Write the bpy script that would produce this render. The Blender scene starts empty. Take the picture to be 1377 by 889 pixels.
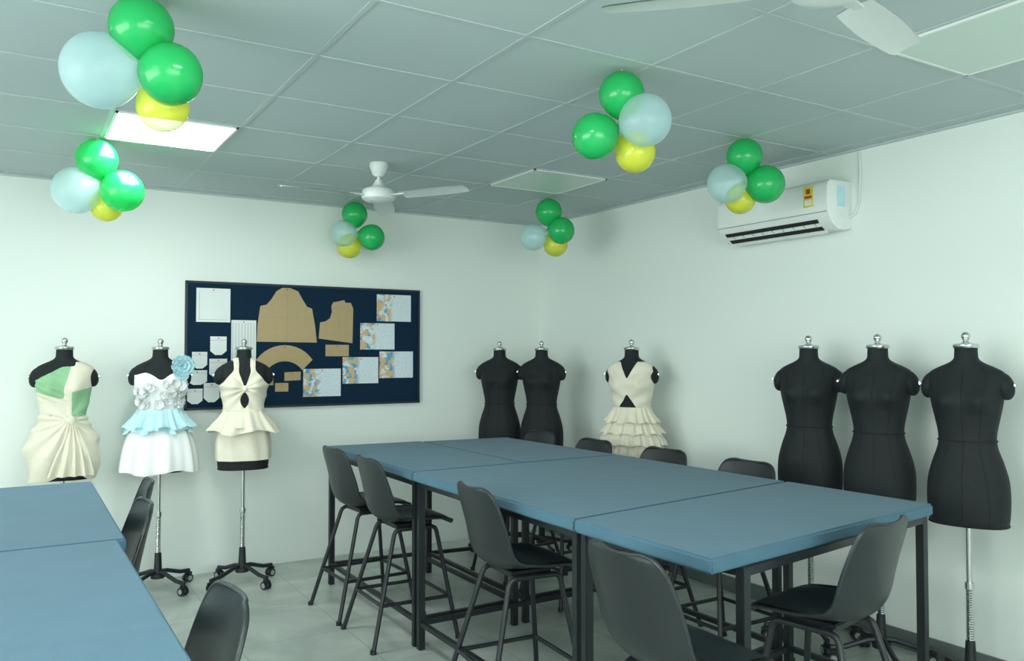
import bpy, bmesh, math, random
from math import sin, cos, pi, radians, exp, sqrt, atan2
from mathutils import Vector, Matrix
random.seed(4)
scene = bpy.context.scene
scene.view_settings.view_transform = 'Standard'
scene.view_settings.look = 'None'
scene.view_settings.exposure = 0.27

CEIL = 2.753
WX = 4.15      # right wall
WY = 6.30      # back wall
LX = -3.2      # left wall
RY = -2.2      # rear wall

# ------------------------------------------------------------------ materials
def new_mat(name):
    m = bpy.data.materials.new(name); m.use_nodes = True
    return m, m.node_tree, m.node_tree.nodes['Principled BSDF']

def mat(name, col, rough=0.6, metal=0.0, noise=0.0, nscale=20.0, bump=0.0, bscale=200.0,
        spec=0.5, sheen=0.0, coat=0.0, stretch=None, emit=None, estr=0.0):
    m, nt, b = new_mat(name)
    b.inputs['Base Color'].default_value = (*col, 1)
    b.inputs['Roughness'].default_value = rough
    b.inputs['Metallic'].default_value = metal
    b.inputs['Specular IOR Level'].default_value = spec
    b.inputs['Coat Weight'].default_value = coat
    b.inputs['Sheen Weight'].default_value = sheen
    if emit:
        b.inputs['Emission Color'].default_value = (*emit, 1)
        b.inputs['Emission Strength'].default_value = estr
    tc = nt.nodes.new('ShaderNodeTexCoord')
    src = tc.outputs['Object']
    if stretch:
        mp = nt.nodes.new('ShaderNodeMapping'); mp.inputs['Scale'].default_value = stretch
        nt.links.new(src, mp.inputs['Vector']); src = mp.outputs['Vector']
    if noise > 0:
        n = nt.nodes.new('ShaderNodeTexNoise'); n.inputs['Scale'].default_value = nscale
        n.inputs['Detail'].default_value = 5
        nt.links.new(src, n.inputs['Vector'])
        r = nt.nodes.new('ShaderNodeMixRGB'); r.blend_type = 'MIX'
        r.inputs['Color1'].default_value = (*[c*(1-noise) for c in col], 1)
        r.inputs['Color2'].default_value = (*[min(1, c*(1+noise)) for c in col], 1)
        nt.links.new(n.outputs['Fac'], r.inputs['Fac'])
        nt.links.new(r.outputs['Color'], b.inputs['Base Color'])
    if bump > 0:
        n2 = nt.nodes.new('ShaderNodeTexNoise'); n2.inputs['Scale'].default_value = bscale
        n2.inputs['Detail'].default_value = 3
        nt.links.new(src, n2.inputs['Vector'])
        bp = nt.nodes.new('ShaderNodeBump'); bp.inputs['Strength'].default_value = bump
        bp.inputs['Distance'].default_value = 0.004
        nt.links.new(n2.outputs['Fac'], bp.inputs['Height'])
        nt.links.new(bp.outputs['Normal'], b.inputs['Normal'])
    return m

M = {}
M['wall'] = mat('wall_paint', (0.78, 0.85, 0.81), 0.7, noise=0.015, nscale=1.5, bump=0.05, bscale=60)
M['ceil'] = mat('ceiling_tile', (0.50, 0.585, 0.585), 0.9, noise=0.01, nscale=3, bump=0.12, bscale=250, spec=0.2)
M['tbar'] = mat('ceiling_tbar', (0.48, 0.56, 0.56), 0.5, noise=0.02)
M['led'] = mat('led_panel_lit', (1, 1, 1), 0.5, emit=(0.95, 1.0, 0.98), estr=20)
M['ledoff'] = mat('led_panel_off', (0.62, 0.75, 0.67), 0.4, noise=0.02)
M['white_pl'] = mat('white_plastic', (0.78, 0.83, 0.80), 0.35, noise=0.02)
M['fanwhite'] = mat('fan_white', (0.66, 0.72, 0.70), 0.35, noise=0.03)
M['dark'] = mat('dark_slot', (0.01, 0.012, 0.012), 0.7, noise=0.1)
M['blackfab'] = mat('black_jersey', (0.008, 0.012, 0.014), 0.7, noise=0.3, nscale=40, bump=0.25, bscale=400, sheen=0.02, spec=0.33)
M['seam'] = mat('black_seam', (0.004, 0.005, 0.006), 0.8, noise=0.2)
M['chrome'] = mat('chrome', (0.62, 0.64, 0.63), 0.22, metal=1.0, noise=0.08, nscale=30)
M['blackmetal'] = mat('black_powder_coat', (0.010, 0.015, 0.018), 0.42, noise=0.2, nscale=30, bump=0.1)
M['wheel'] = mat('caster_grey', (0.35, 0.37, 0.37), 0.4, noise=0.1)
M['chair'] = mat('black_plastic', (0.017, 0.023, 0.025), 0.36, noise=0.15, nscale=15, bump=0.12, bscale=350)
M['cream'] = mat('cream_muslin', (0.74, 0.71, 0.58), 0.85, noise=0.06, nscale=25, bump=0.35, bscale=90, sheen=0.1)
M['green_f'] = mat('green_crepe', (0.27, 0.52, 0.29), 0.8, noise=0.1, nscale=25, bump=0.3, bscale=80)
M['white_f'] = mat('white_satin', (0.84, 0.87, 0.87), 0.55, noise=0.02, bump=0.2, bscale=60)
M['blue_f'] = mat('light_blue_tulle', (0.50, 0.76, 0.82), 0.7, noise=0.12, nscale=30, bump=0.3, bscale=100)
M['board'] = mat('navy_felt', (0.008, 0.026, 0.052), 0.95, noise=0.35, nscale=120, bump=0.4, bscale=300, spec=0.1)
M['boardframe'] = mat('board_frame', (0.012, 0.02, 0.035), 0.5, noise=0.1)
M['kraft'] = mat('kraft_paper', (0.44, 0.34, 0.18), 0.8, noise=0.08, nscale=30, bump=0.15, bscale=40)
M['paper'] = mat('white_paper', (0.74, 0.80, 0.79), 0.8, noise=0.03, nscale=8)
M['pin'] = mat('pin_red', (0.5, 0.05, 0.05), 0.3, noise=0.05)
M['ink'] = mat('pencil_line', (0.25, 0.27, 0.28), 0.8, noise=0.05)
M['tablefelt'] = mat('table_blue_felt', (0.072, 0.162, 0.225), 0.92, noise=0.12, nscale=9, bump=0.35, bscale=260, spec=0.15, sheen=0.12)
M['cable'] = mat('white_cable', (0.7, 0.75, 0.72), 0.5, noise=0.02)
M['yellowlab'] = mat('energy_label_yellow', (0.75, 0.62, 0.05), 0.5, noise=0.05)
M['redlab'] = mat('energy_label_red', (0.45, 0.05, 0.03), 0.5, noise=0.05)
M['base'] = mat('baseboard_tile', (0.13, 0.16, 0.155), 0.35, noise=0.12, nscale=8)

def balloon_mat(name, col, clear=0.0):
    m, nt, b = new_mat(name)
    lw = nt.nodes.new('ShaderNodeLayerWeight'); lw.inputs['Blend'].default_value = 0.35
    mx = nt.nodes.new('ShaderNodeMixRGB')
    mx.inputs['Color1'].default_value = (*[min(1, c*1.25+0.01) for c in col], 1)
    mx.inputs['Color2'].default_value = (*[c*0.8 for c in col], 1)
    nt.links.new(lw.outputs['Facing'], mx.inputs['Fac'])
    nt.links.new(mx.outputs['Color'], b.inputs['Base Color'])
    b.inputs['Roughness'].default_value = 0.22
    b.inputs['Coat Weight'].default_value = 0.3
    out = nt.nodes['Material Output']
    trl = nt.nodes.new('ShaderNodeBsdfTranslucent'); trl.inputs['Color'].default_value = (*[min(1, c*1.5) for c in col], 1)
    m1 = nt.nodes.new('ShaderNodeMixShader'); m1.inputs[0].default_value = 0.35
    nt.links.new(b.outputs[0], m1.inputs[1]); nt.links.new(trl.outputs[0], m1.inputs[2])
    last = m1
    if clear > 0:
        tr = nt.nodes.new('ShaderNodeBsdfTransparent'); tr.inputs['Color'].default_value = (0.88, 0.98, 1.0, 1)
        m2 = nt.nodes.new('ShaderNodeMixShader')
        ma = nt.nodes.new('ShaderNodeMath'); ma.operation = 'MULTIPLY_ADD'
        ma.inputs[1].default_value = -0.7*clear; ma.inputs[2].default_value = clear
        nt.links.new(lw.outputs['Facing'], ma.inputs[0])
        nt.links.new(ma.outputs[0], m2.inputs[0])
        nt.links.new(m1.outputs[0], m2.inputs[1]); nt.links.new(tr.outputs[0], m2.inputs[2])
        last = m2
    nt.links.new(last.outputs[0], out.inputs['Surface'])
    return m
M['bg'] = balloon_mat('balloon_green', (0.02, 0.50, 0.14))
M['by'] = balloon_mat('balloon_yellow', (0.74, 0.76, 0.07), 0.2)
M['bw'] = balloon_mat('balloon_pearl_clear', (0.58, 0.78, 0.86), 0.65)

# floor
def floor_mat():
    m, nt, b = new_mat('floor_tiles')
    tc = nt.nodes.new('ShaderNodeTexCoord')
    mp = nt.nodes.new('ShaderNodeMapping'); mp.inputs['Location'].default_value = (0.1, 0.2, 0)
    nt.links.new(tc.outputs['Object'], mp.inputs['Vector'])
    br = nt.nodes.new('ShaderNodeTexBrick'); br.offset = 0.0
    br.inputs['Scale'].default_value = 1.0
    br.inputs['Brick Width'].default_value = 0.6; br.inputs['Row Height'].default_value = 0.6
    br.inputs['Mortar Size'].default_value = 0.003
    br.inputs['Color1'].default_value = (0.43, 0.48, 0.455, 1); br.inputs['Color2'].default_value = (0.48, 0.53, 0.50, 1)
    br.inputs['Mortar'].default_value = (0.27, 0.31, 0.30, 1)
    nt.links.new(mp.outputs['Vector'], br.inputs['Vector'])
    n = nt.nodes.new('ShaderNodeTexNoise'); n.inputs['Scale'].default_value = 2.2; n.inputs['Detail'].default_value = 8
    n.inputs['Distortion'].default_value = 1.5
    nt.links.new(tc.outputs['Object'], n.inputs['Vector'])
    cr = nt.nodes.new('ShaderNodeValToRGB')
    cr.color_ramp.elements[0].position = 0.35; cr.color_ramp.elements[0].color = (0.78, 0.80, 0.78, 1)
    cr.color_ramp.elements[1].position = 0.7; cr.color_ramp.elements[1].color = (1.15, 1.15, 1.1, 1)
    nt.links.new(n.outputs['Fac'], cr.inputs['Fac'])
    mx = nt.nodes.new('ShaderNodeMixRGB'); mx.blend_type = 'MULTIPLY'; mx.inputs['Fac'].default_value = 1
    nt.links.new(br.outputs['Color'], mx.inputs['Color1']); nt.links.new(cr.outputs['Color'], mx.inputs['Color2'])
    nt.links.new(mx.outputs['Color'], b.inputs['Base Color'])
    b.inputs['Roughness'].default_value = 0.32
    return m
M['floor'] = floor_mat()

def print_mat(i):
    m, nt, b = new_mat('fashion_print')
    tc = nt.nodes.new('ShaderNodeTexCoord')
    mp = nt.nodes.new('ShaderNodeMapping'); mp.inputs['Location'].default_value = (i*3.1, i*1.7, i*2.3)
    nt.links.new(tc.outputs['Object'], mp.inputs['Vector'])
    def blotch(scale, lo, hi, off):
        mp2 = nt.nodes.new('ShaderNodeMapping'); mp2.inputs['Location'].default_value = (off, off, off)
        nt.links.new(mp.outputs['Vector'], mp2.inputs['Vector'])
        n = nt.nodes.new('ShaderNodeTexNoise'); n.inputs['Scale'].default_value = scale; n.inputs['Detail'].default_value = 2
        nt.links.new(mp2.outputs['Vector'], n.inputs['Vector'])
        c = nt.nodes.new('ShaderNodeValToRGB'); c.color_ramp.elements[0].position = lo; c.color_ramp.elements[1].position = hi
        nt.links.new(n.outputs['Fac'], c.inputs['Fac']); return c
    sx = nt.nodes.new('ShaderNodeSeparateXYZ'); nt.links.new(tc.outputs['Generated'], sx.inputs[0])
    a = blotch(20, 0.48, 0.54, 0); c2 = blotch(16, 0.50, 0.56, 5); t = blotch(90, 0.56, 0.6, 9)
    ms = nt.nodes.new('ShaderNodeMapRange'); ms.inputs['From Min'].default_value = 0.48; ms.inputs['From Max'].default_value = 0.36
    nt.links.new(sx.outputs['X'], ms.inputs['Value'])
    def mul(x, y):
        q = nt.nodes.new('ShaderNodeMath'); q.operation = 'MULTIPLY'
        nt.links.new(x, q.inputs[0]); nt.links.new(y, q.inputs[1]); return q.outputs[0]
    base = (0.68, 0.78, 0.83, 1)
    def mixc(prev, fac, col):
        q = nt.nodes.new('ShaderNodeMixRGB'); q.inputs['Color2'].default_value = (*col, 1)
        if isinstance(prev, tuple): q.inputs['Color1'].default_value = prev
        else: nt.links.new(prev, q.inputs['Color1'])
        nt.links.new(fac, q.inputs['Fac']); return q.outputs['Color']
    q1 = mixc(base, mul(c2.outputs['Color'], ms.outputs[0]), (0.10, 0.34, 0.56))
    q2 = mixc(q1, mul(a.outputs['Color'], ms.outputs[0]), (0.66, 0.46, 0.22))
    h = nt.nodes.new('ShaderNodeMath'); h.operation = 'MULTIPLY'; h.inputs[1].default_value = 0.3
    nt.links.new(t.outputs['Color'], h.inputs[0])
    q3 = mixc(q2, h.outputs[0], (0.25, 0.32, 0.38))
    nt.links.new(q3, b.inputs['Base Color'])
    b.inputs['Roughness'].default_value = 0.5
    return m

# ------------------------------------------------------------------ mesh builder
class MB:
    def __init__(s): s.v = []; s.f = []; s.m = []; s.mats = []
    def mi(s, k):
        if k not in s.mats: s.mats.append(k)
        return s.mats.index(k)
    def add(s, vs, fs, k, T=None):
        o = len(s.v); i = s.mi(k)
        for p in vs:
            p = Vector(p)
            if T is not None: p = T @ p
            s.v.append(p)
        for f in fs: s.f.append([o+a for a in f]); s.m.append(i)
    def bm(s, b, k, T=None):
        b.verts.ensure_lookup_table()
        s.add([v.co.copy() for v in b.verts], [[v.index for v in f.verts] for f in b.faces], k, T); b.free()
    def box(s, lo, hi, k, T=None, bev=0.0):
        b = bmesh.new(); bmesh.ops.create_cube(b, size=1)
        for v in b.verts:
            v.co = Vector([(lo[i]+hi[i])/2 + v.co[i]*(hi[i]-lo[i]) for i in range(3)])
        if bev > 0: bmesh.ops.bevel(b, geom=list(b.edges), offset=bev, segments=2, affect='EDGES')
        b.verts.index_update(); s.bm(b, k, T)
    def cyl(s, p0, p1, r0, k, r1=None, n=16, T=None):
        p0 = Vector(p0); p1 = Vector(p1); r1 = r0 if r1 is None else r1
        d = (p1-p0).normalized(); a = d.orthogonal().normalized(); c = d.cross(a)
        vs = []; 
        for p, r in ((p0, r0), (p1, r1)):
            for i in range(n):
                t = 2*pi*i/n; vs.append(p + a*cos(t)*r + c*sin(t)*r)
        fs = [[i, (i+1) % n, n+(i+1) % n, n+i] for i in range(n)] + [list(range(n))[::-1], list(range(n, 2*n))]
        s.add(vs, fs, k, T)
    def tube(s, pts, r, k, n=10, T=None):
        pts = [Vector(p) for p in pts]; vs = []; N = len(pts)
        prev = None
        for i, p in enumerate(pts):
            d = ((pts[min(i+1, N-1)]-pts[max(i-1, 0)])).normalized()
            a = d.orthogonal().normalized() if prev is None else (prev - d*prev.dot(d)).normalized()
            prev = a; c = d.cross(a)
            for j in range(n):
                t = 2*pi*j/n; vs.append(p + a*cos(t)*r + c*sin(t)*r)
        fs = [[i*n+j, i*n+(j+1) % n, (i+1)*n+(j+1) % n, (i+1)*n+j] for i in range(N-1) for j in range(n)]
        fs += [list(range(n))[::-1], list(range((N-1)*n, N*n))]
        s.add(vs, fs, k, T)
    def ell(s, c, r, k, T=None, nu=20, nv=12, fn=None):
        vs = []; 
        for j in range(nv+1):
            ph = pi*j/nv
            for i in range(nu):
                t = 2*pi*i/nu
                p = Vector((sin(ph)*cos(t), sin(ph)*sin(t), cos(ph)))
                if fn: p = fn(p)
                vs.append(Vector((c[0]+p.x*r[0], c[1]+p.y*r[1], c[2]+p.z*r[2])))
        fs = [[j*nu+i, (j+1)*nu+i, (j+1)*nu+(i+1) % nu, j*nu+(i+1) % nu] for j in range(nv) for i in range(nu)]
        s.add(vs, fs, k, T)
    def lathe(s, prof, k, T=None, n=32):
        vs = [(r*cos(2*pi*i/n), r*sin(2*pi*i/n), z) for r, z in prof for i in range(n)]
        fs = [[j*n+i, j*n+(i+1) % n, (j+1)*n+(i+1) % n, (j+1)*n+i] for j in range(len(prof)-1) for i in range(n)]
        s.add(vs, fs, k, T)
    def grid(s, fn, nu, nv, k, T=None, closed=False, mask=None, matf=None):
        W = nu if closed else nu+1
        o = len(s.v)
        for j in range(nv+1):
            for i in range(W):
                p = Vector(fn(i/nu, j/nv))
                if T is not None: p = T @ p
                s.v.append(p)
        for j in range(nv):
            for i in range(nu):
                uc = (i+.5)/nu; vc = (j+.5)/nv
                if mask and not mask(uc, vc): continue
                i2 = (i+1) % W if closed else i+1
                s.f.append([o+j*W+i, o+j*W+i2, o+(j+1)*W+i2, o+(j+1)*W+i])
                s.m.append(s.mi(matf(uc, vc) if matf else k))
    def smooth_edges(s, it=10):
        """relax cut edges and fabric-change lines so necklines and panels read as sewn curves"""
        E = {}
        for f, m in zip(s.f, s.m):
            for a, c in zip(f, f[1:]+f[:1]): E.setdefault((min(a, c), max(a, c)), []).append(m)
        nb = {}
        for (a, c), ms in E.items():
            if len(ms) == 1 or ms[0] != ms[1]:
                nb.setdefault(a, []).append(c); nb.setdefault(c, []).append(a)
        for _ in range(it):
            new = {a: s.v[a]*.4+(s.v[n[0]]+s.v[n[1]])*.3 for a, n in nb.items() if len(n) == 2}
            for a, p in new.items(): s.v[a] = p
    def obj(s, name, loc=(0, 0, 0), rz=0.0, smooth=True, weld=True):
        me = bpy.data.meshes.new(name)
        me.from_pydata([tuple(v) for v in s.v], [], s.f)
        for k in s.mats: me.materials.append(M[k])
        for p, i in zip(me.polygons, s.m): p.material_index = i
        b = bmesh.new(); b.from_mesh(me)
        if weld: bmesh.ops.remove_doubles(b, verts=b.verts, dist=1e-5)
        loose = [v for v in b.verts if not v.link_faces]
        bmesh.ops.delete(b, geom=loose, context='VERTS')
        bmesh.ops.recalc_face_normals(b, faces=b.faces)
        for f in b.faces: f.smooth = smooth
        if smooth:
            for e in b.edges:
                if len(e.link_faces) == 2 and e.calc_face_angle(0) > radians(38): e.smooth = False
        b.to_mesh(me); b.free()
        o = bpy.data.objects.new(name, me); scene.collection.objects.link(o)
        o.location = loc; o.rotation_euler = (0, 0, rz)
        return o

def inst(src, name, loc, rz):
    o = bpy.data.objects.new(name, src.data); scene.collection.objects.link(o)
    o.location = loc; o.rotation_euler = (0, 0, rz); return o

# ------------------------------------------------------------------ room shell
t = 0.12
def room_box(name, lo, hi, k):
    b = MB(); b.box(lo, hi, k); return b.obj(name, smooth=False)
room_box('floor', (LX-t, RY-t, -0.1), (WX+t, WY+t, 0), 'floor')
room_box('wall_back', (LX-t, WY, 0), (WX+t, WY+t, CEIL+.1), 'wall')
room_box('wall_right', (WX, RY-t, 0), (WX+t, WY, CEIL+.1), 'wall')
room_box('wall_left', (LX-t, RY-t, 0), (LX, WY, CEIL+.1), 'wall')
room_box('wall_rear', (LX, RY-t, 0), (WX, RY, CEIL+.1), 'wall')
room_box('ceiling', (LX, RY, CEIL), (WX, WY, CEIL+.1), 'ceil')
room_box('baseboard_right', (WX-0.012, RY, 0), (WX, WY, 0.10), 'base')

g = MB()
GX0, GY0 = 0.43, 4.35
x = GX0 - 0.6*6
while x < WX:
    if x > LX: g.box((x-.010, RY, CEIL-.004), (x+.010, WY, CEIL-.0005), 'tbar')
    x += 0.6
y = GY0 - 0.6*10
while y < WY:
    if y > RY: g.box((LX, y-.010, CEIL-.0045), (WX, y+.010, CEIL-.0006), 'tbar')
    y += 0.6
g.box((LX, WY-.02, CEIL-.012), (WX, WY, CEIL-.0005), 'tbar')
g.box((WX-.02, RY, CEIL-.012), (WX, WY, CEIL-.0005), 'tbar')
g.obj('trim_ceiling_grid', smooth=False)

def panel(x, y, lit):
    b = MB()
    x0, x1, y0, y1 = x-.288, x+.288, y-.288, y+.288
    z0 = CEIL-.012
    b.box((x0+.012, y0+.012, z0+.002), (x1-.012, y1-.012, CEIL-.001), 'led' if lit else 'ledoff')
    for lo, hi in (((x0, y0), (x1, y0+.012)), ((x0, y1-.012), (x1, y1)), ((x0, y0), (x0+.012, y1)), ((x1-.012, y0), (x1, y1))):
        b.box((lo[0], lo[1], z0), (hi[0], hi[1], CEIL-.001), 'white_pl')
    b.obj('ceiling_light_panel', smooth=False)
panel(0.73, 4.65, True)
panel(0.73, 1.65, True)
panel(3.13, 4.65, False)
panel(3.13, 1.65, False)
panel(-1.67, 4.65, True)
panel(-1.67, 1.65, True)
panel(0.73, -0.75, True)
panel(-1.67, -0.75, True)

# ------------------------------------------------------------------ dress forms
WS = .92
RINGS = [(.79, .178, .112, .118), (.83, .184, .118, .124), (.92, .188, .120, .130), (1.0, .182, .117, .130), (1.08, .160, .104, .112),
         (1.14, .138, .092, .093), (1.18, .131, .088, .086), (1.22, .134, .09, .086), (1.28, .147, .098, .092), (1.34, .160, .105, .10),
         (1.38, .167, .106, .105), (1.42, .172, .101, .107), (1.455, .178, .090, .104), (1.48, .178, .078, .095), (1.50, .163, .068, .082),
         (1.52, .124, .060, .072), (1.538, .082, .055, .062), (1.555, .058, .051, .055), (1.58, .053, .049, .051), (1.615, .052, .048, .05)]
RINGS = [(a, b*WS, c, d) for a, b, c, d in RINGS]
def prof(z):
    R = RINGS
    if z <= R[0][0]: return R[0][1:]
    if z >= R[-1][0]: return R[-1][1:]
    for i in range(len(R)-1):
        if R[i][0] <= z <= R[i+1][0]:
            a, b = R[i], R[i+1]; t = (z-a[0])/(b[0]-a[0])
            p = R[max(i-1, 0)]; q = R[min(i+2, len(R)-1)]
            out = []
            for k in (1, 2, 3):
                h = b[0]-a[0]
                m0 = (b[k]-p[k])/(b[0]-p[0])*h if i > 0 else (b[k]-a[k])
                m1 = (q[k]-a[k])/(q[0]-a[0])*h
                t2, t3 = t*t, t*t*t
                out.append((2*t3-3*t2+1)*a[k]+(t3-2*t2+t)*m0+(-2*t3+3*t2)*b[k]+(t3-t2)*m1)
            return out
def tp(th, z, off=0.0):
    hw, fd, bd = prof(z)
    s, c = sin(th), cos(th)
    e = 0.88
    x = hw*math.copysign(abs(s)**e, s)
    y = -(fd if c > 0 else bd)*math.copysign(abs(c)**e, c)
    if c > 0:
        for sg in (-1, 1):
            y -= 0.036*exp(-((x-sg*.075)/.052)**2-((z-1.365)/.052)**2)
    n = Vector((s/hw, -c/(fd if c > 0 else bd), 0)).normalized()
    return Vector((x, y, z)) + n*off

def dress_form(loc, rz):
    b = MB()
    b.grid(lambda u, v: tp(2*pi*u, .79+.825*v), 72, 90, 'blackfab', closed=True)
    b.grid(lambda u, v: tp(2*pi*u, .79)*1.0 if v > .5 else Vector((0, 0, .795)), 72, 1, 'seam', closed=True)
    b.tube([tp(2*pi*i/60, 1.178, .0025) for i in range(61)], .0035, 'seam', n=6)
    b.tube([tp(2*pi*i/60, .795, .001) for i in range(61)], .004, 'seam', n=6)
    for th0 in (0, .62, -.62, pi, pi-.6, pi+.6):
        b.tube([tp(th0*(.8+.25*abs(z-1.18)/.4) if abs(th0) < 1 else th0, z, .0006) for z in [.8+.72*i/40 for i in range(41)]], .0016, 'seam', n=5)
    for sg in (-1, 1):
        T = Matrix.Translation((sg*.155, .004, 1.432)) @ Matrix.Rotation(sg*radians(-14), 4, 'Y')
        b.ell((0, 0, 0), (.040, .052, .064), 'blackfab', T)
        b.cyl((sg*.036, 0, -.005), (sg*.044, 0, -.005), .012, 'chrome', T=T)
        b.box((sg*.044-.003, -.02, -.011), (sg*.044+.003, .02, .001), 'chrome', T, .002)
    b.lathe([(0, 1.608), (.053, 1.608), (.056, 1.612), (.056, 1.622), (.05, 1.628), (.022, 1.632), (.014, 1.637), (.012, 1.645), (.016, 1.648), (.012, 1.652), (0, 1.652)], 'chrome', n=28)
    b.ell((0, 0, 1.664), (.02, .02, .02), 'chrome')
    b.cyl((0, 0, .80), (0, 0, .5), .0125, 'chrome')
    b.cyl((0, 0, .5), (0, 0, .24), .0145, 'chrome')
    for i in range(22): b.lathe([(.0145, .25+i*.011), (.0175, .2555+i*.011), (.0145, .261+i*.011)], 'chrome', n=12)
    b.cyl((0, 0, .52), (0, 0, .49), .02, 'chrome')
    b.cyl((0, 0, .25), (0, 0, .10), .021, 'blackmetal', r1=.028)
    b.cyl((0, 0, .115), (0, 0, .085), .045, 'blackmetal')
    for i in range(4):
        a = radians(90*i+35)
        T = Matrix.Rotation(a, 4, 'Z')
        b.tube([(0.02, 0, .125), (.07, 0, .12), (.18, 0, .085), (.255, 0, .078)], .014, 'blackmetal', n=8, T=T)
        b.cyl((.25, 0, .085), (.25, 0, .06), .012, 'blackmetal', T=T)
        b.box((.225, -.012, .045), (.275, .012, .068), 'blackmetal', T, .004)
        for q in (-.016, .016):
            b.cyl((.245, q-.008, .028), (.245, q+.008, .028), .0275, 'blackmetal', T=T, n=18)
            b.cyl((.245, q-.0085, .028), (.245, q+.0085, .028), .017, 'wheel', T=T, n=14)
    return b.obj('dress_form', loc, rz)

FORMS = [ # x,y,rot
    (3.84, 2.20, -72), (3.84, 2.66, -70), (3.84, 3.09, -68), (3.82, 4.60, -58), (3.66, 5.52, -48), (3.46, 5.84, -40),
    (1.42, 5.87, -10), (.90, 6.0, -5), (.33, 5.98, -8)]
f0 = dress_form((FORMS[0][0], FORMS[0][1], 0), radians(FORMS[0][2]))
for i, (x, y, r) in enumerate(FORMS[1:]):
    inst(f0, 'dress_form', (x, y, 0), radians(r))

def thc(u): return 2*pi*u - pi   # front at u=.5
def layer(b, z0, z1, off, k, mask=None, matf=None, nth=180, nz=60, T=None):
    def fn(u, v):
        z = z0+(z1-z0)*v; th = thc(u); return tp(th, z, off(th, z))
    def mk(u, v):
        z = z0+(z1-z0)*v; th = thc(u); p = tp(th, z); return mask(th, z, p.x, p.y)
    def mf(u, v):
        z = z0+(z1-z0)*v; th = thc(u); p = tp(th, z); return matf(th, z, p.x, p.y)
    b.grid(fn, nth, nz, k, T, closed=True, mask=mk if mask else None, matf=mf if matf else None)
def ruffle(b, z0, z1, base, flare, amp, kk, k, ph=0, hemamp=.008, nz=14, zref=None, mask=None):
    def fn(u, v):
        th = thc(u); z = z0+(z1-z0)*v
        w = sin(kk*th+ph)+.5*sin(round(kk*1.7)*th+ph*2)+.3*sin(3*th+ph)
        p = tp(th, zref if zref else z, base+flare*v+amp*w*(v**.8))
        p.z = z + hemamp*v*sin(round(kk*.5)*th+ph)
        return p
    b.grid(fn, 220, nz, k, closed=True, mask=mask)
def petal_flower(b, c, r, k, n=3, tilts=(70, 45, 22, 5), az=0):
    for ringi in range(n):
        m = 5+ringi*2; rr = r*(ringi+1)/n; tilt = radians(tilts[ringi])
        for i in range(m):
            a = 2*pi*i/m + ringi*.5
            T = Matrix.Translation(c) @ Matrix.Rotation(az, 4, 'Z') @ Matrix.Rotation(pi/2, 4, 'X') @ Matrix.Rotation(a, 4, 'Z') @ Matrix.Rotation(-tilt, 4, 'Y')
            def fn(u, v):
                s = (u-.5)*2; w = rr*.62*sin(pi*min(1, .12+.8*v))
                return (rr*v*1.0, s*w, .25*rr*(s*s)+.18*rr*v*v*sin(s*4))
            b.grid(fn, 6, 6, k, T)

def dress_draped(loc, rz):
    b = MB()
    xk, zk = .035, 1.165
    def off(th, z):
        p = tp(th, z); r = sqrt((p.x-xk)**2+(z-zk)**2); phi = atan2(z-zk, p.x-xk)
        fr = 1 if cos(th) > 0 else .4
        base = .008
        if z < 1.2:
            base += .035*min(1, (1.2-z)/.16)*(1 if z > .95 else max(.35, (z-.76)/.19))
            base += fr*.012*sin(phi*15)*min(1, r/.12)
        else:
            base += fr*.0035*sin(phi*10)*min(1, r/.1)
            if p.x < .03 and z > 1.28: base += fr*.0028*sin((z+.5*p.x)*160)
        return base
    def mask(th, z, x, y):
        zt = 1.455 + .12*max(-1, min(1, (x+.08)/.2)) if y < .02 else 1.46+.1*x/.18
        hem = .80+.03*sin(th*2+1)+.015*sin(th*5)
        return hem < z < zt and (z < 1.50 or abs(x) > .065)
    def mf(th, z, x, y):
        if y > .04: return 'cream'
        if x < .01+.25*max(0, z-1.36) and z > 1.30-.32*(x+.01) and z > 1.30: return 'green_f'
        if x > .05 and 1.19 < z < 1.37-.25*(.16-x): return 'green_f'
        return 'cream'
    layer(b, .78, 1.53, off, 'cream', mask, mf, 200, 130)
    b.smooth_edges(12)
    c = tp(.3, 1.165, .03)
    b.ell(c, (.03, .022, .035), 'cream', fn=lambda p: p*(1+.12*sin(p.z*9+p.x*6)))
    b.grid(lambda u, v: tp(.35+(u-.5)*(.25+1.1*v), 1.15-.33*v, .045+.012*sin(u*28)*(.4+v)), 40, 20, 'cream')
    return b.obj('draped_one_shoulder_dress', loc, rz)
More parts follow.
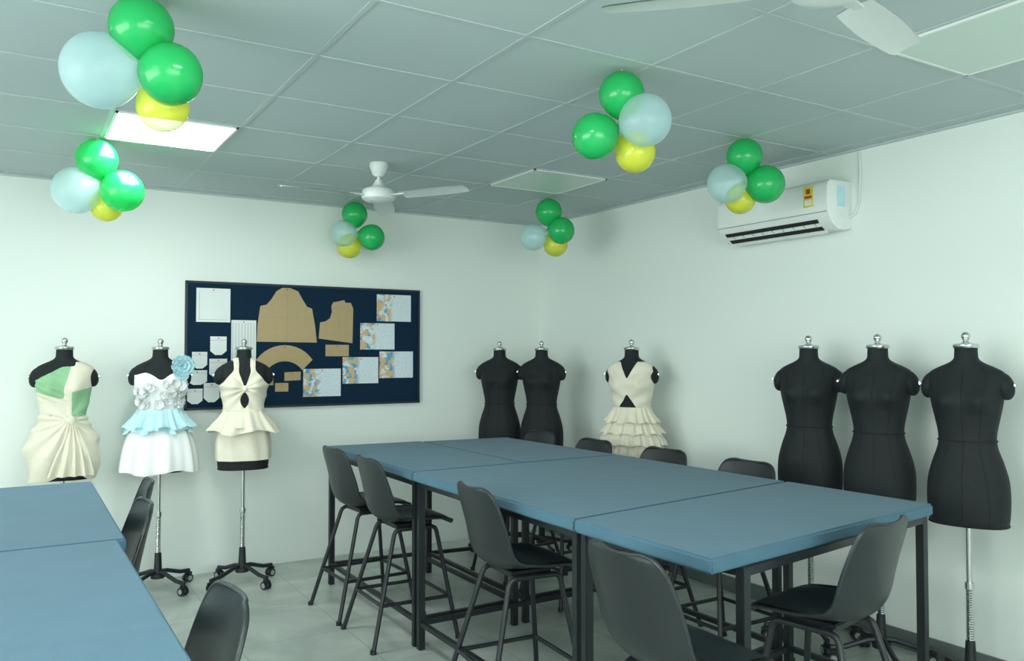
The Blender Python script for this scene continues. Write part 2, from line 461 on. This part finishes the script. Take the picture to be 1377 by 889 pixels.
def dress_flower(loc, rz):
    b = MB()
    def off(th, z): return .009+.002*sin(th*14)
    def mask(th, z, x, y):
        if y > 0: return z < 1.40
        top = 1.435 + .02*exp(-((abs(x)-.09)/.05)**2) - .03*exp(-(x/.04)**2)
        if .095 < x < .15 and z < 1.515: return True
        return z < top
    layer(b, 1.08, 1.52, off, 'white_f', mask, None, 200, 90)
    b.smooth_edges(10)
    ruffle(b, 1.19, .80, .014, .072, .012, 9, 'white_f', nz=28, hemamp=.012)
    ruffle(b, 1.215, 1.09, .016, .062, .013, 17, 'blue_f', ph=1, hemamp=.012)
    ruffle(b, 1.17, 1.065, .028, .038, .012, 14, 'blue_f', ph=2.2, hemamp=.014)
    for i in range(26):
        th = random.uniform(-1.2, 1.2); z = random.uniform(1.23, 1.40)
        petal_flower(b, tp(th, z, .014), random.uniform(.026, .036), 'white_f', 2, (26, 10), az=th)
    petal_flower(b, Vector((.135, -.085, 1.50)), .075, 'blue_f', 4)
    petal_flower(b, Vector((.125, -.095, 1.44)), .05, 'blue_f', 3, (45, 22, 5))
    petal_flower(b, Vector((.12, -.12, 1.37)), .04, 'white_f', 3, (45, 22, 8))
    return b.obj('white_and_blue_flower_dress', loc, rz)
def dress_halter(loc, rz):
    b = MB()
    zk = 1.345
    def off(th, z):
        p = tp(th, z); phi = atan2(z-zk, abs(p.x)+.01); fr = 1 if cos(th) > 0 else 0
        r = min(1, sqrt(p.x**2+(z-zk)**2)/.06)
        return .011+fr*.004*sin(phi*13)*r
    def mask(th, z, x, y):
        ax = abs(x)
        if y > .0 and z > 1.36: return False
        if z > zk:
            inner = min((z-zk)*.34, .036)
            outer = .165-(z-zk)*.78 if z < 1.47 else .0675
            outer = max(outer, .064)
            if z > 1.555: return False
            return inner < ax < outer or (y > -.02 and z > 1.545)
        if 1.205 < z < 1.325 and ax < .028*sin((z-1.205)/.12*pi): return False
        return True
    layer(b, 1.15, 1.56, off, 'cream', mask, None, 300, 150)
    b.smooth_edges(12)
    c = tp(0, zk, .014); b.ell(c, (.018, .016, .022), 'cream')
    layer(b, .855, 1.20, lambda th, z: .012+.004*sin(th*9+z*6), 'cream', None, None, 120, 40)
    ruffle(b, 1.20, 1.05, .014, .070, .020, 9, 'cream', zref=None, hemamp=.018)
    ruffle(b, 1.195, 1.07, .012, .045, .015, 8, 'cream', ph=2, hemamp=.014)
    b.tube([tp(2*pi*i/60, 1.197, .014) for i in range(61)], .006, 'cream', n=6)
    return b.obj('halter_peplum_dress', loc, rz)
def dress_tiered(loc, rz):
    b = MB()
    def off(th, z):
        p = tp(th, z); return .010+(.004*sin((p.x*.6+z)*70 if p.x < 0 else (z-p.x*.6)*70) if cos(th) > 0 else 0)
    def mask(th, z, x, y):
        ax = abs(x)
        if y > 0: return z < 1.50 and (z < 1.45 or ax > .05)
        if z > 1.40:
            return ax > (z-1.40)*.48 and (z < 1.45 or ax < .150+(1.53-z)*.1) 
        if 1.20 < z < 1.30 and ax < (1.30-z)*.62: return False
        return True
    layer(b, 1.16, 1.525, off, 'cream', mask, None, 260, 120)
    b.smooth_edges(10)
    for i in range(4):
        z = 1.205-i*.078
        ruffle(b, z, z-.105, .012+i*.004, .045, .011, 21+i*2, 'cream', ph=i*1.3, hemamp=.006, nz=10)
    layer(b, .92, 1.20, lambda th, z: .010, 'cream', None, None, 80, 20)
    return b.obj('tiered_ruffle_dress', loc, rz)

def at(i): return (FORMS[i][0], FORMS[i][1], 0), radians(FORMS[i][2])
dress_tiered(*at(3)); dress_halter(*at(6)); dress_flower(*at(7)); dress_draped(*at(8))

# ------------------------------------------------------------------ work tables
def work_table(quad, H=.945, th=.05, inset=None):
    b = MB(); inset = inset or {}
    cx = sum(p[0] for p in quad)/4; cy = sum(p[1] for p in quad)/4
    bm_ = bmesh.new()
    lo = [bm_.verts.new((p[0]-cx, p[1]-cy, H-th)) for p in quad]
    hi = [bm_.verts.new((p[0]-cx, p[1]-cy, H)) for p in quad]
    bm_.faces.new(lo[::-1]); bm_.faces.new(hi)
    for i in range(4): bm_.faces.new((lo[i], lo[(i+1) % 4], hi[(i+1) % 4], hi[i]))
    bmesh.ops.bevel(bm_, geom=list(bm_.edges), offset=.008, segments=3, affect='EDGES')
    bm_.verts.index_update(); b.bm(bm_, 'tablefelt')
    L = []
    for i, p in enumerate(quad):
        v = Vector((p[0]-cx, p[1]-cy, 0)); L.append(Vector((v.x-math.copysign(inset.get(i, .04), v.x), v.y-math.copysign(.03, v.y), 0)))
    q = .018
    for l in L:
        b.box((l.x-q, l.y-q, 0), (l.x+q, l.y+q, H-th), 'blackmetal', None, .003)
    def bar(a, c, z, w=.015):
        d = (c-a); ln = d.length; ang = atan2(d.y, d.x)
        T = Matrix.Translation((a.x, a.y, z)) @ Matrix.Rotation(ang, 4, 'Z')
        b.box((0, -w, -w), (ln, w, w), 'blackmetal', T, .002)
    for i in range(4): bar(L[i], L[(i+1) % 4], H-th-.016)
    for i in range(4): bar(L[i], L[(i+1) % 4], .14, .013)
    b.obj('work_table', (cx, cy, 0), 0)
work_table([(1.875, 1.88), (3.37, 2.08), (3.345, 2.825), (1.875, 2.605)], inset={0: .17})
work_table([(1.88, 2.61), (3.34, 2.83), (3.32, 4.13), (1.885, 4.105)])
work_table([(1.885, 4.108), (2.602, 4.125), (2.602, 5.52), (1.90, 5.57)])
work_table([(2.604, 4.133), (3.32, 4.135), (3.28, 5.43), (2.604, 5.50)])
work_table([(-1.15, 1.62), (.345, 1.62), (.345, 3.145), (-1.15, 3.145)])
work_table([(-1.15, 3.148), (.37, 3.148), (.385, 4.64), (-1.15, 4.64)])

# ------------------------------------------------------------------ stools
CP = [(-.225, .628, .150, .0), (-.215, .648, .185, .0), (-.16, .657, .205, .008), (-.08, .655, .215, .018), (0, .648, .218, .03),
      (.08, .645, .218, .045), (.135, .655, .215, .055), (.172, .685, .212, .058), (.192, .73, .210, .055), (.206, .80, .208, .05),
      (.220, .87, .203, .042), (.234, .935, .192, .034), (.243, .975, .172, .028), (.247, .993, .145, .024), (.249, 1.0, .10, .02)]
def cpi(s):
    n = len(CP)-1; f = min(n-1e-6, max(0, s*n)); i = int(f); t = f-i
    p0, p1, p2, p3 = CP[max(i-1, 0)], CP[i], CP[i+1], CP[min(i+2, n)]
    return [0.5*((2*p1[k])+(-p0[k]+p2[k])*t+(2*p0[k]-5*p1[k]+4*p2[k]-p3[k])*t*t+(-p0[k]+3*p1[k]-3*p2[k]+p3[k])*t**3) for k in range(4)]
def bar_chair():
    b = MB()
    def mid(u, v):
        y, z, w, l = cpi(v); y2, z2, _, _ = cpi(min(1, v+.01)); y1, z1, _, _ = cpi(max(0, v-.01))
        d = Vector((0, y2-y1, z2-z1)).normalized(); n = Vector((0, -d.z, d.y))
        s = (u-.5)*2
        return Vector((w*s, y, z)) + n*(l*abs(s)**2.2), n
    TH = .0045
    nu, nv = 22, 56
    def top(u, v): p, n = mid(u, v); return p+n*TH
    def bot(u, v): p, n = mid(u, v); return p-n*TH
    b.grid(top, nu, nv, 'chair'); b.grid(bot, nu, nv, 'chair')
    per = [(i/nu, 0) for i in range(nu)]+[(1, j/nv) for j in range(nv)]+[(1-i/nu, 1) for i in range(nu)]+[(0, 1-j/nv) for j in range(nv)]
    N = len(per)
    vs = [top(*p) for p in per]+[bot(*p) for p in per]
    b.add(vs, [[i, (i+1) % N, N+(i+1) % N, N+i] for i in range(N)], 'chair')
    b.tube([(mid(*p)[0]) for p in per]+[mid(*per[0])[0]], .0065, 'chair', n=8)
    b.grid(lambda u, v: mid(.5+(u-.5)*.86, .07+.40*v)[0]+Vector((0, 0, .008+.012*(1-(2*u-1)**4)*(1-(2*v-1)**4))), 14, 14, 'chair')
    r = .0125
    tops = {(-1, -1): (-.13, -.14), (1, -1): (.13, -.14), (-1, 1): (-.13, .11), (1, 1): (.13, .11)}
    def leg(k, z):
        tx, ty = tops[k]; fx, fy = k[0]*.235, (k[1]*.23 if k[1] < 0 else .27)
        t = (.60-z)/.60; return Vector((tx+(fx-tx)*t, ty+(fy-ty)*t, z))
    for sx in (-1, 1):
        A, B = leg((sx, -1), 0), leg((sx, 1), 0)
        a, c = leg((sx, -1), .585), leg((sx, 1), .585)
        b.tube([A, a, a+Vector((0, .01, .018)), a+Vector((0, .03, .028)), c+Vector((0, -.03, .028)), c+Vector((0, -.01, .018)), c, B], r, 'blackmetal', n=10)
        for P in (A, B): b.cyl(P, P+Vector((0, 0, .022)), .0165, 'blackmetal')
    for yy in (-.09, .07): b.box((-.13, yy-.012, .606), (.13, yy+.012, .622), 'blackmetal', None, .003)
    b.box((-.11, -.11, .618), (.11, .09, .636), 'blackmetal', None, .004)
    ks = [(-1, -1), (1, -1), (1, 1), (-1, 1)]
    for i in range(4):
        z = .23
        b.cyl(leg(ks[i], z), leg(ks[(i+1) % 4], z), .0105, 'blackmetal', n=10)
    return b
cb = bar_chair()
# facing dir=(sin r,-cos r): +X -> 90 ; -X -> -90 ; +Y -> 180
CH = [(1.95, 4.93, 92), (1.955, 4.37, 89), (1.98, 3.18, 86), (1.79, 1.93, 88),
      (3.18, 5.13, -90), (3.17, 4.46, -90), (3.20, 3.80, -88), (3.20, 3.15, -90),
      (2.57, 2.0, 190),
      (.25, 2.06, -90), (.25, 3.50, -90), (.34, 4.10, -95)]
c0 = cb.obj('bar_chair', (CH[0][0], CH[0][1], 0), radians(CH[0][2]))
for x, y, r in CH[1:]: inst(c0, 'bar_chair', (x, y, 0), radians(r))

# ------------------------------------------------------------------ notice board
b = MB()
BX0, BX1, BZ0, BZ1 = 1.106, 2.945, 1.178, 2.106
b.box((BX0, WY-.022, BZ0), (BX1, WY-.001, BZ1), 'board')
for lo, hi in (((BX0, BZ0), (BX1, BZ0+.012)), ((BX0, BZ1-.012), (BX1, BZ1)), ((BX0, BZ0), (BX0+.012, BZ1)), ((BX1-.012, BZ0), (BX1, BZ1))):
    b.box((lo[0]-.002, WY-.028, lo[1]-.002), (hi[0]+.002, WY-.001, hi[1]+.002), 'boardframe', None, .002)
b.obj('notice_board', smooth=False)
PY = WY-.0235
def sheet(name, poly, k, lines=None, rot=0, pins=True):
    b = MB()
    cx = sum(p[0] for p in poly)/len(poly); cz = sum(p[1] for p in poly)/len(poly)
    n = len(poly)
    vs = [(x-cx, 0, z-cz) for x, z in poly]+[(x-cx, .0015, z-cz) for x, z in poly]
    b.add(vs, [list(range(n)), list(range(n, 2*n))[::-1]]+[[i, (i+1) % n, n+(i+1) % n, n+i] for i in range(n)], k)
    for l in (lines or []):
        b.tube([(x-cx, -.0008, z-cz) for x, z in l], .0012, 'ink', n=4)
    if pins:
        zt = max(p[1] for p in poly); b.ell((0, -.004, zt-cz-.014), (.005, .005, .005), 'pin', nu=8, nv=6)
    return b.obj(name, (cx, PY-.001, cz), 0, smooth=False)
def rect(x0, x1, z0, z1, sk=0): return [(x0, z0), (x1, z0+sk), (x1, z1+sk), (x0, z1)]
sheet('white_pattern_sheet', rect(1.178, 1.416, 1.812, 2.058), 'paper', [[(1.19, 1.83), (1.40, 1.83)], [(1.2, 2.03), (1.2, 1.83)]])
sheet('white_pattern_sheet', rect(1.425, 1.605, 1.50, 1.83), 'paper', [[(1.435+i*.022, 1.52), (1.435+i*.022, 1.81)] for i in range(8)])
sheet('kraft_sleeve_pattern', [(1.61, 1.672), (2.07, 1.668), (2.055, 1.80), (2.03, 1.93), (1.99, 1.945), (1.955, 2.0), (1.92, 2.06), (1.86, 2.083), (1.80, 2.083), (1.755, 2.055), (1.715, 1.99), (1.68, 1.95), (1.635, 1.94), (1.615, 1.80)], 'kraft',
      [[(1.84, 1.68), (1.84, 2.07)], [(1.64, 1.86), (2.04, 1.86)]])
sheet('kraft_bodice_pattern', [(2.085, 1.70), (2.36, 1.665), (2.365, 1.94), (2.345, 1.985), (2.30, 1.985), (2.29, 2.005), (2.20, 1.985), (2.185, 1.955), (2.19, 1.91), (2.175, 1.86), (2.14, 1.835), (2.095, 1.825)], 'kraft',
      [[(2.25, 1.68), (2.25, 1.95)]])
sheet('kraft_strip_pattern', rect(2.14, 2.33, 1.562, 1.652), 'kraft', [[(2.15, 1.60), (2.32, 1.60)]])
arc = []
for i in range(13):
    a = radians(145-110*i/12); arc.append((1.822+.262*cos(a), 1.385+.262*sin(a)))
for i in range(13):
    a = radians(35+110*i/12); arc.append((1.822+.165*cos(a), 1.36+.165*sin(a)))
sheet('kraft_yoke_pattern', arc, 'kraft')
def pocket(cx, cz, w, h, nm='paper_pocket_pattern'):
    sheet(nm, [(cx-w/2, cz+h/2), (cx-w/2, cz-h*.28), (cx-w*.2, cz-h/2), (cx+w*.2, cz-h/2), (cx+w/2, cz-h*.28), (cx+w/2, cz+h/2)], 'paper',
          [[(cx-w/2, cz+h*.3), (cx+w/2, cz+h*.3)]])
pocket(1.335, 1.64, .115, .135); pocket(1.205, 1.535, .105, .12); pocket(1.335, 1.475, .125, .14)
pocket(1.19, 1.41, .135, .105); pocket(1.175, 1.275, .105, .11); pocket(1.29, 1.30, .11, .14)
sheet('kraft_strip_pattern', rect(1.64, 1.735, 1.345, 1.405), 'kraft')
sheet('kraft_strip_pattern', rect(1.82, 1.945, 1.375, 1.44, .005), 'kraft')
sheet('kraft_strip_pattern', rect(1.75, 1.85, 1.295, 1.36), 'kraft')
for i, (x0, x1, z0, z1) in enumerate([(2.565, 2.865, 1.845, 2.063), (2.425, 2.72, 1.616, 1.828), (2.59, 2.885, 1.385, 1.60), (2.28, 2.58, 1.345, 1.555), (1.965, 2.265, 1.25, 1.465)]):
    M['print%d' % i] = print_mat(i)
    sheet('fashion_illustration_print', rect(x0, x1, z0, z1), 'print%d' % i)

# ------------------------------------------------------------------ air conditioner
b = MB()
pf = [(0, 2.30), (-.06, 2.288), (-.115, 2.292), (-.165, 2.325), (-.198, 2.375), (-.208, 2.43), (-.208, 2.52), (-.200, 2.552), (-.18, 2.568), (0, 2.572)]
y0, y1 = 3.03, 3.88
n = len(pf)
ys = [y0, y0+.006, y1-.006, y1]; ins = [.008, 0, 0, .008]
vs = []
for yy, q in zip(ys, ins):
    for dx, z in pf:
        zz = z + (q if z < 2.43 else -q); vs.append((dx+(q if dx < -.02 else 0), yy, zz))
fs = [[j*n+i, j*n+i+1, (j+1)*n+i+1, (j+1)*n+i] for j in range(3) for i in range(n-1)]
fs += [list(range(n)), list(range(3*n, 4*n))[::-1]]+[[j*n, j*n+n-1, (j+1)*n+n-1, (j+1)*n] for j in range(3)]
b.add(vs, fs, 'white_pl')
def onb(y, t, o):
    P = Vector((-.112, 0, 2.292)).lerp(Vector((-.186, 0, 2.352)), t); nn = Vector((-.6, 0, -.8)).normalized()
    P = P+nn*o; return (P.x, y, P.z)
def slab(ya, yb, t0, t1, o0, o1, k):
    vs = [onb(ya, t0, o0), onb(yb, t0, o0), onb(yb, t1, o0), onb(ya, t1, o0), onb(ya, t0, o1), onb(yb, t0, o1), onb(yb, t1, o1), onb(ya, t1, o1)]
    b.add(vs, [[0, 1, 2, 3], [4, 5, 6, 7], [0, 1, 5, 4], [1, 2, 6, 5], [2, 3, 7, 6], [3, 0, 4, 7]], k)
slab(y0+.09, y1-.05, .08, .98, .0, .006, 'dark')
slab(y0+.09, y1-.05, .46, .50, .004, .010, 'white_pl')
slab(y0+.08, y1-.04, -.12, .10, .002, .012, 'white_pl')
for i in range(9):
    yy = y0+.12+i*.078; slab(yy, yy+.003, .1, .95, .004, .008, 'blackmetal')
b.box((-.2095, y0+.012, 2.385), (-.207, y1-.012, 2.387), 'dark')
b.box((-.210, y0+.10, 2.425), (-.2075, y0+.165, 2.545), 'yellowlab')
b.box((-.2108, y0+.108, 2.475), (-.2075, y0+.157, 2.49), 'redlab')
b.box((-.2108, y0+.118, 2.50), (-.2075, y0+.147, 2.53), 'redlab')
b.box((-.2108, y0+.108, 2.435), (-.2075, y0+.157, 2.465), 'paper')
b.box((-.13, y0-.001, 2.42), (-.06, y0+.002, 2.54), 'blue_f')
b.box((-.13, y0-.001, 2.35), (-.06, y0+.002, 2.40), 'paper')
b.obj('wall_air_conditioner', (WX-.001, 0, 0), 0)
b = MB()
b.tube([(WX-.008, 2.97, CEIL-.02), (WX-.008, 2.965, 2.6), (WX-.008, 2.975, 2.45), (WX-.01, 3.0, 2.38), (WX-.03, 3.04, 2.36)], .006, 'cable', n=8)
b.obj('power_cable')

# ------------------------------------------------------------------ ceiling fans
def fan(x, y, angs, hz):
    b = MB()
    b.lathe([(0, CEIL-.001), (.055, CEIL-.001), (.058, CEIL-.02), (.04, CEIL-.07), (.022, CEIL-.085), (0, CEIL-.085)], 'fanwhite')
    b.cyl((0, 0, CEIL-.07), (0, 0, hz+.06), .011, 'fanwhite')
    b.lathe([(0, hz+.10), (.02, hz+.10), (.028, hz+.085), (.035, hz+.07), (.05, hz+.055), (.085, hz+.045), (.10, hz+.03), (.105, hz+.005), (.10, hz-.018), (.075, hz-.034), (.03, hz-.04), (0, hz-.042)], 'fanwhite')
    for a in angs:
        T = Matrix.Rotation(radians(a), 4, 'Z')
        b.box((.08, -.022, hz-.004), (.20, .022, hz+.002), 'fanwhite', T, .002)
        def fn(u, v):
            r = .17+.45*u; w = .050+.012*sin(pi*min(1, u*1.1)); s = (v-.5)*2
            if u > .93: w *= 1-.25*((u-.93)/.07)**2
            return (r, s*w, hz+.002-s*.010-.004*s*s)
        b.grid(fn, 24, 6, 'fanwhite', T)
        b.grid(lambda u, v: Vector(fn(u, v))-Vector((0, 0, .004)), 24, 6, 'fanwhite', T)
    b.obj('ceiling_fan', (x, y, 0), 0)
fan(1.95, 4.75, (182, 302, 62), 2.548)
fan(1.90, 1.45, (15, 135, 255), 2.58)

# ------------------------------------------------------------------ balloons
FW = Vector((.5225, .8526, 0)); RT = Vector((.8526, -.5225, 0))
def cluster(x, y, items):
    b = MB()
    R0 = items[0][3]
    z0 = CEIL-.006-R0*1.06
    for (r, u, f, R, k) in items:
        c = RT*r+FW*f+Vector((0, 0, z0+u))
        ctr = RT*0.0+FW*.03+Vector((0, 0, z0-.12))
        d = (ctr-c); d = d.normalized() if d.length > 1e-3 else Vector((0, 0, -1))
        q = Vector((0, 0, -1)).rotation_difference(d).to_matrix().to_4x4()
        T = Matrix.Translation(c) @ q
        def fn(p):
            t = max(0, -p.z); s = 1-.16*t*t
            return Vector((p.x*s, p.y*s, p.z*(1+.10*t)))
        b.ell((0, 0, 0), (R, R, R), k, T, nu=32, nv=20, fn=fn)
        b.cyl((0, 0, -R*1.08), (0, 0, -R*1.18), .006, k, r1=.013, T=T, n=10)
    b.cyl((0, 0, CEIL-.001), (0, 0, z0-.12), .0015, 'cable', n=6)
    b.obj('balloon_cluster', (x, y, 0), 0)
cluster(.367, 2.907, [(0, 0, 0, .101, 'bg'), (-.131, -.139, 0, .122, 'bw'), (.096, -.15, 0, .1, 'bg'), (.029, -.227, .10, .085, 'by')])
cluster(.415, 4.976, [(0, 0, 0, .108, 'bg'), (-.108, -.168, 0, .126, 'bw'), (.14, -.172, 0, .112, 'bg'), (.0, -.235, .11, .085, 'by')])
cluster(2.268, 6.0, [(0, 0, 0, .097, 'bg'), (-.073, -.153, -.05, .1, 'bw'), (.13, -.175, 0, .1, 'bg'), (-.056, -.23, .09, .095, 'by')])
cluster(3.458, 5.117, [(0, 0, 0, .1, 'bg'), (-.116, -.188, 0, .1, 'bw'), (.09, -.144, -.03, .1, 'bg'), (.055, -.232, .09, .092, 'by')])
cluster(2.152, 2.649, [(0, 0, 0, .094, 'bg'), (-.109, -.173, 0, .096, 'bg'), (.085, -.127, -.07, .106, 'bw'), (.067, -.22, .08, .085, 'by')])
cluster(3.39, 3.133, [(0, 0, 0, .096, 'bg'), (-.1, -.151, -.02, .105, 'bw'), (.111, -.151, 0, .103, 'bg'), (0, -.215, .09, .082, 'by')])

# ------------------------------------------------------------------ lights
def area(name, loc, rot, sx, sy, p, col=(1, 1, 1)):
    l = bpy.data.lights.new(name, 'AREA'); l.shape = 'RECTANGLE'; l.size = sx; l.size_y = sy; l.energy = p; l.color = col
    o = bpy.data.objects.new(name, l); o.location = loc; o.rotation_euler = rot; scene.collection.objects.link(o); return o
area('fill_light_left', (LX+.05, 2.0, 1.6), (0, radians(-90), 0), 1.6, 4.0, 110, (.96, 1, .98))  # added soft fill in front of the solid left wall, no window there
area('fill_light_rear', (.5, RY+.05, 1.6), (radians(90), 0, 0), 4.0, 1.6, 90, (.96, 1, .98))  # second added fill, behind the camera; the rear wall has no opening

w = bpy.data.worlds.new('world'); scene.world = w; w.use_nodes = True
w.node_tree.nodes['Background'].inputs[0].default_value = (.8, .95, .9, 1)
w.node_tree.nodes['Background'].inputs[1].default_value = 0.3

# ------------------------------------------------------------------ camera
cd = bpy.data.cameras.new('camera'); cam = bpy.data.objects.new('camera', cd); scene.collection.objects.link(cam)
cd.sensor_width = 36; cd.lens = 1115/1377*36
cam.location = (0, 0, 1.58)
cam.rotation_euler = (radians(91.62), 0, radians(-31.5))
scene.camera = cam
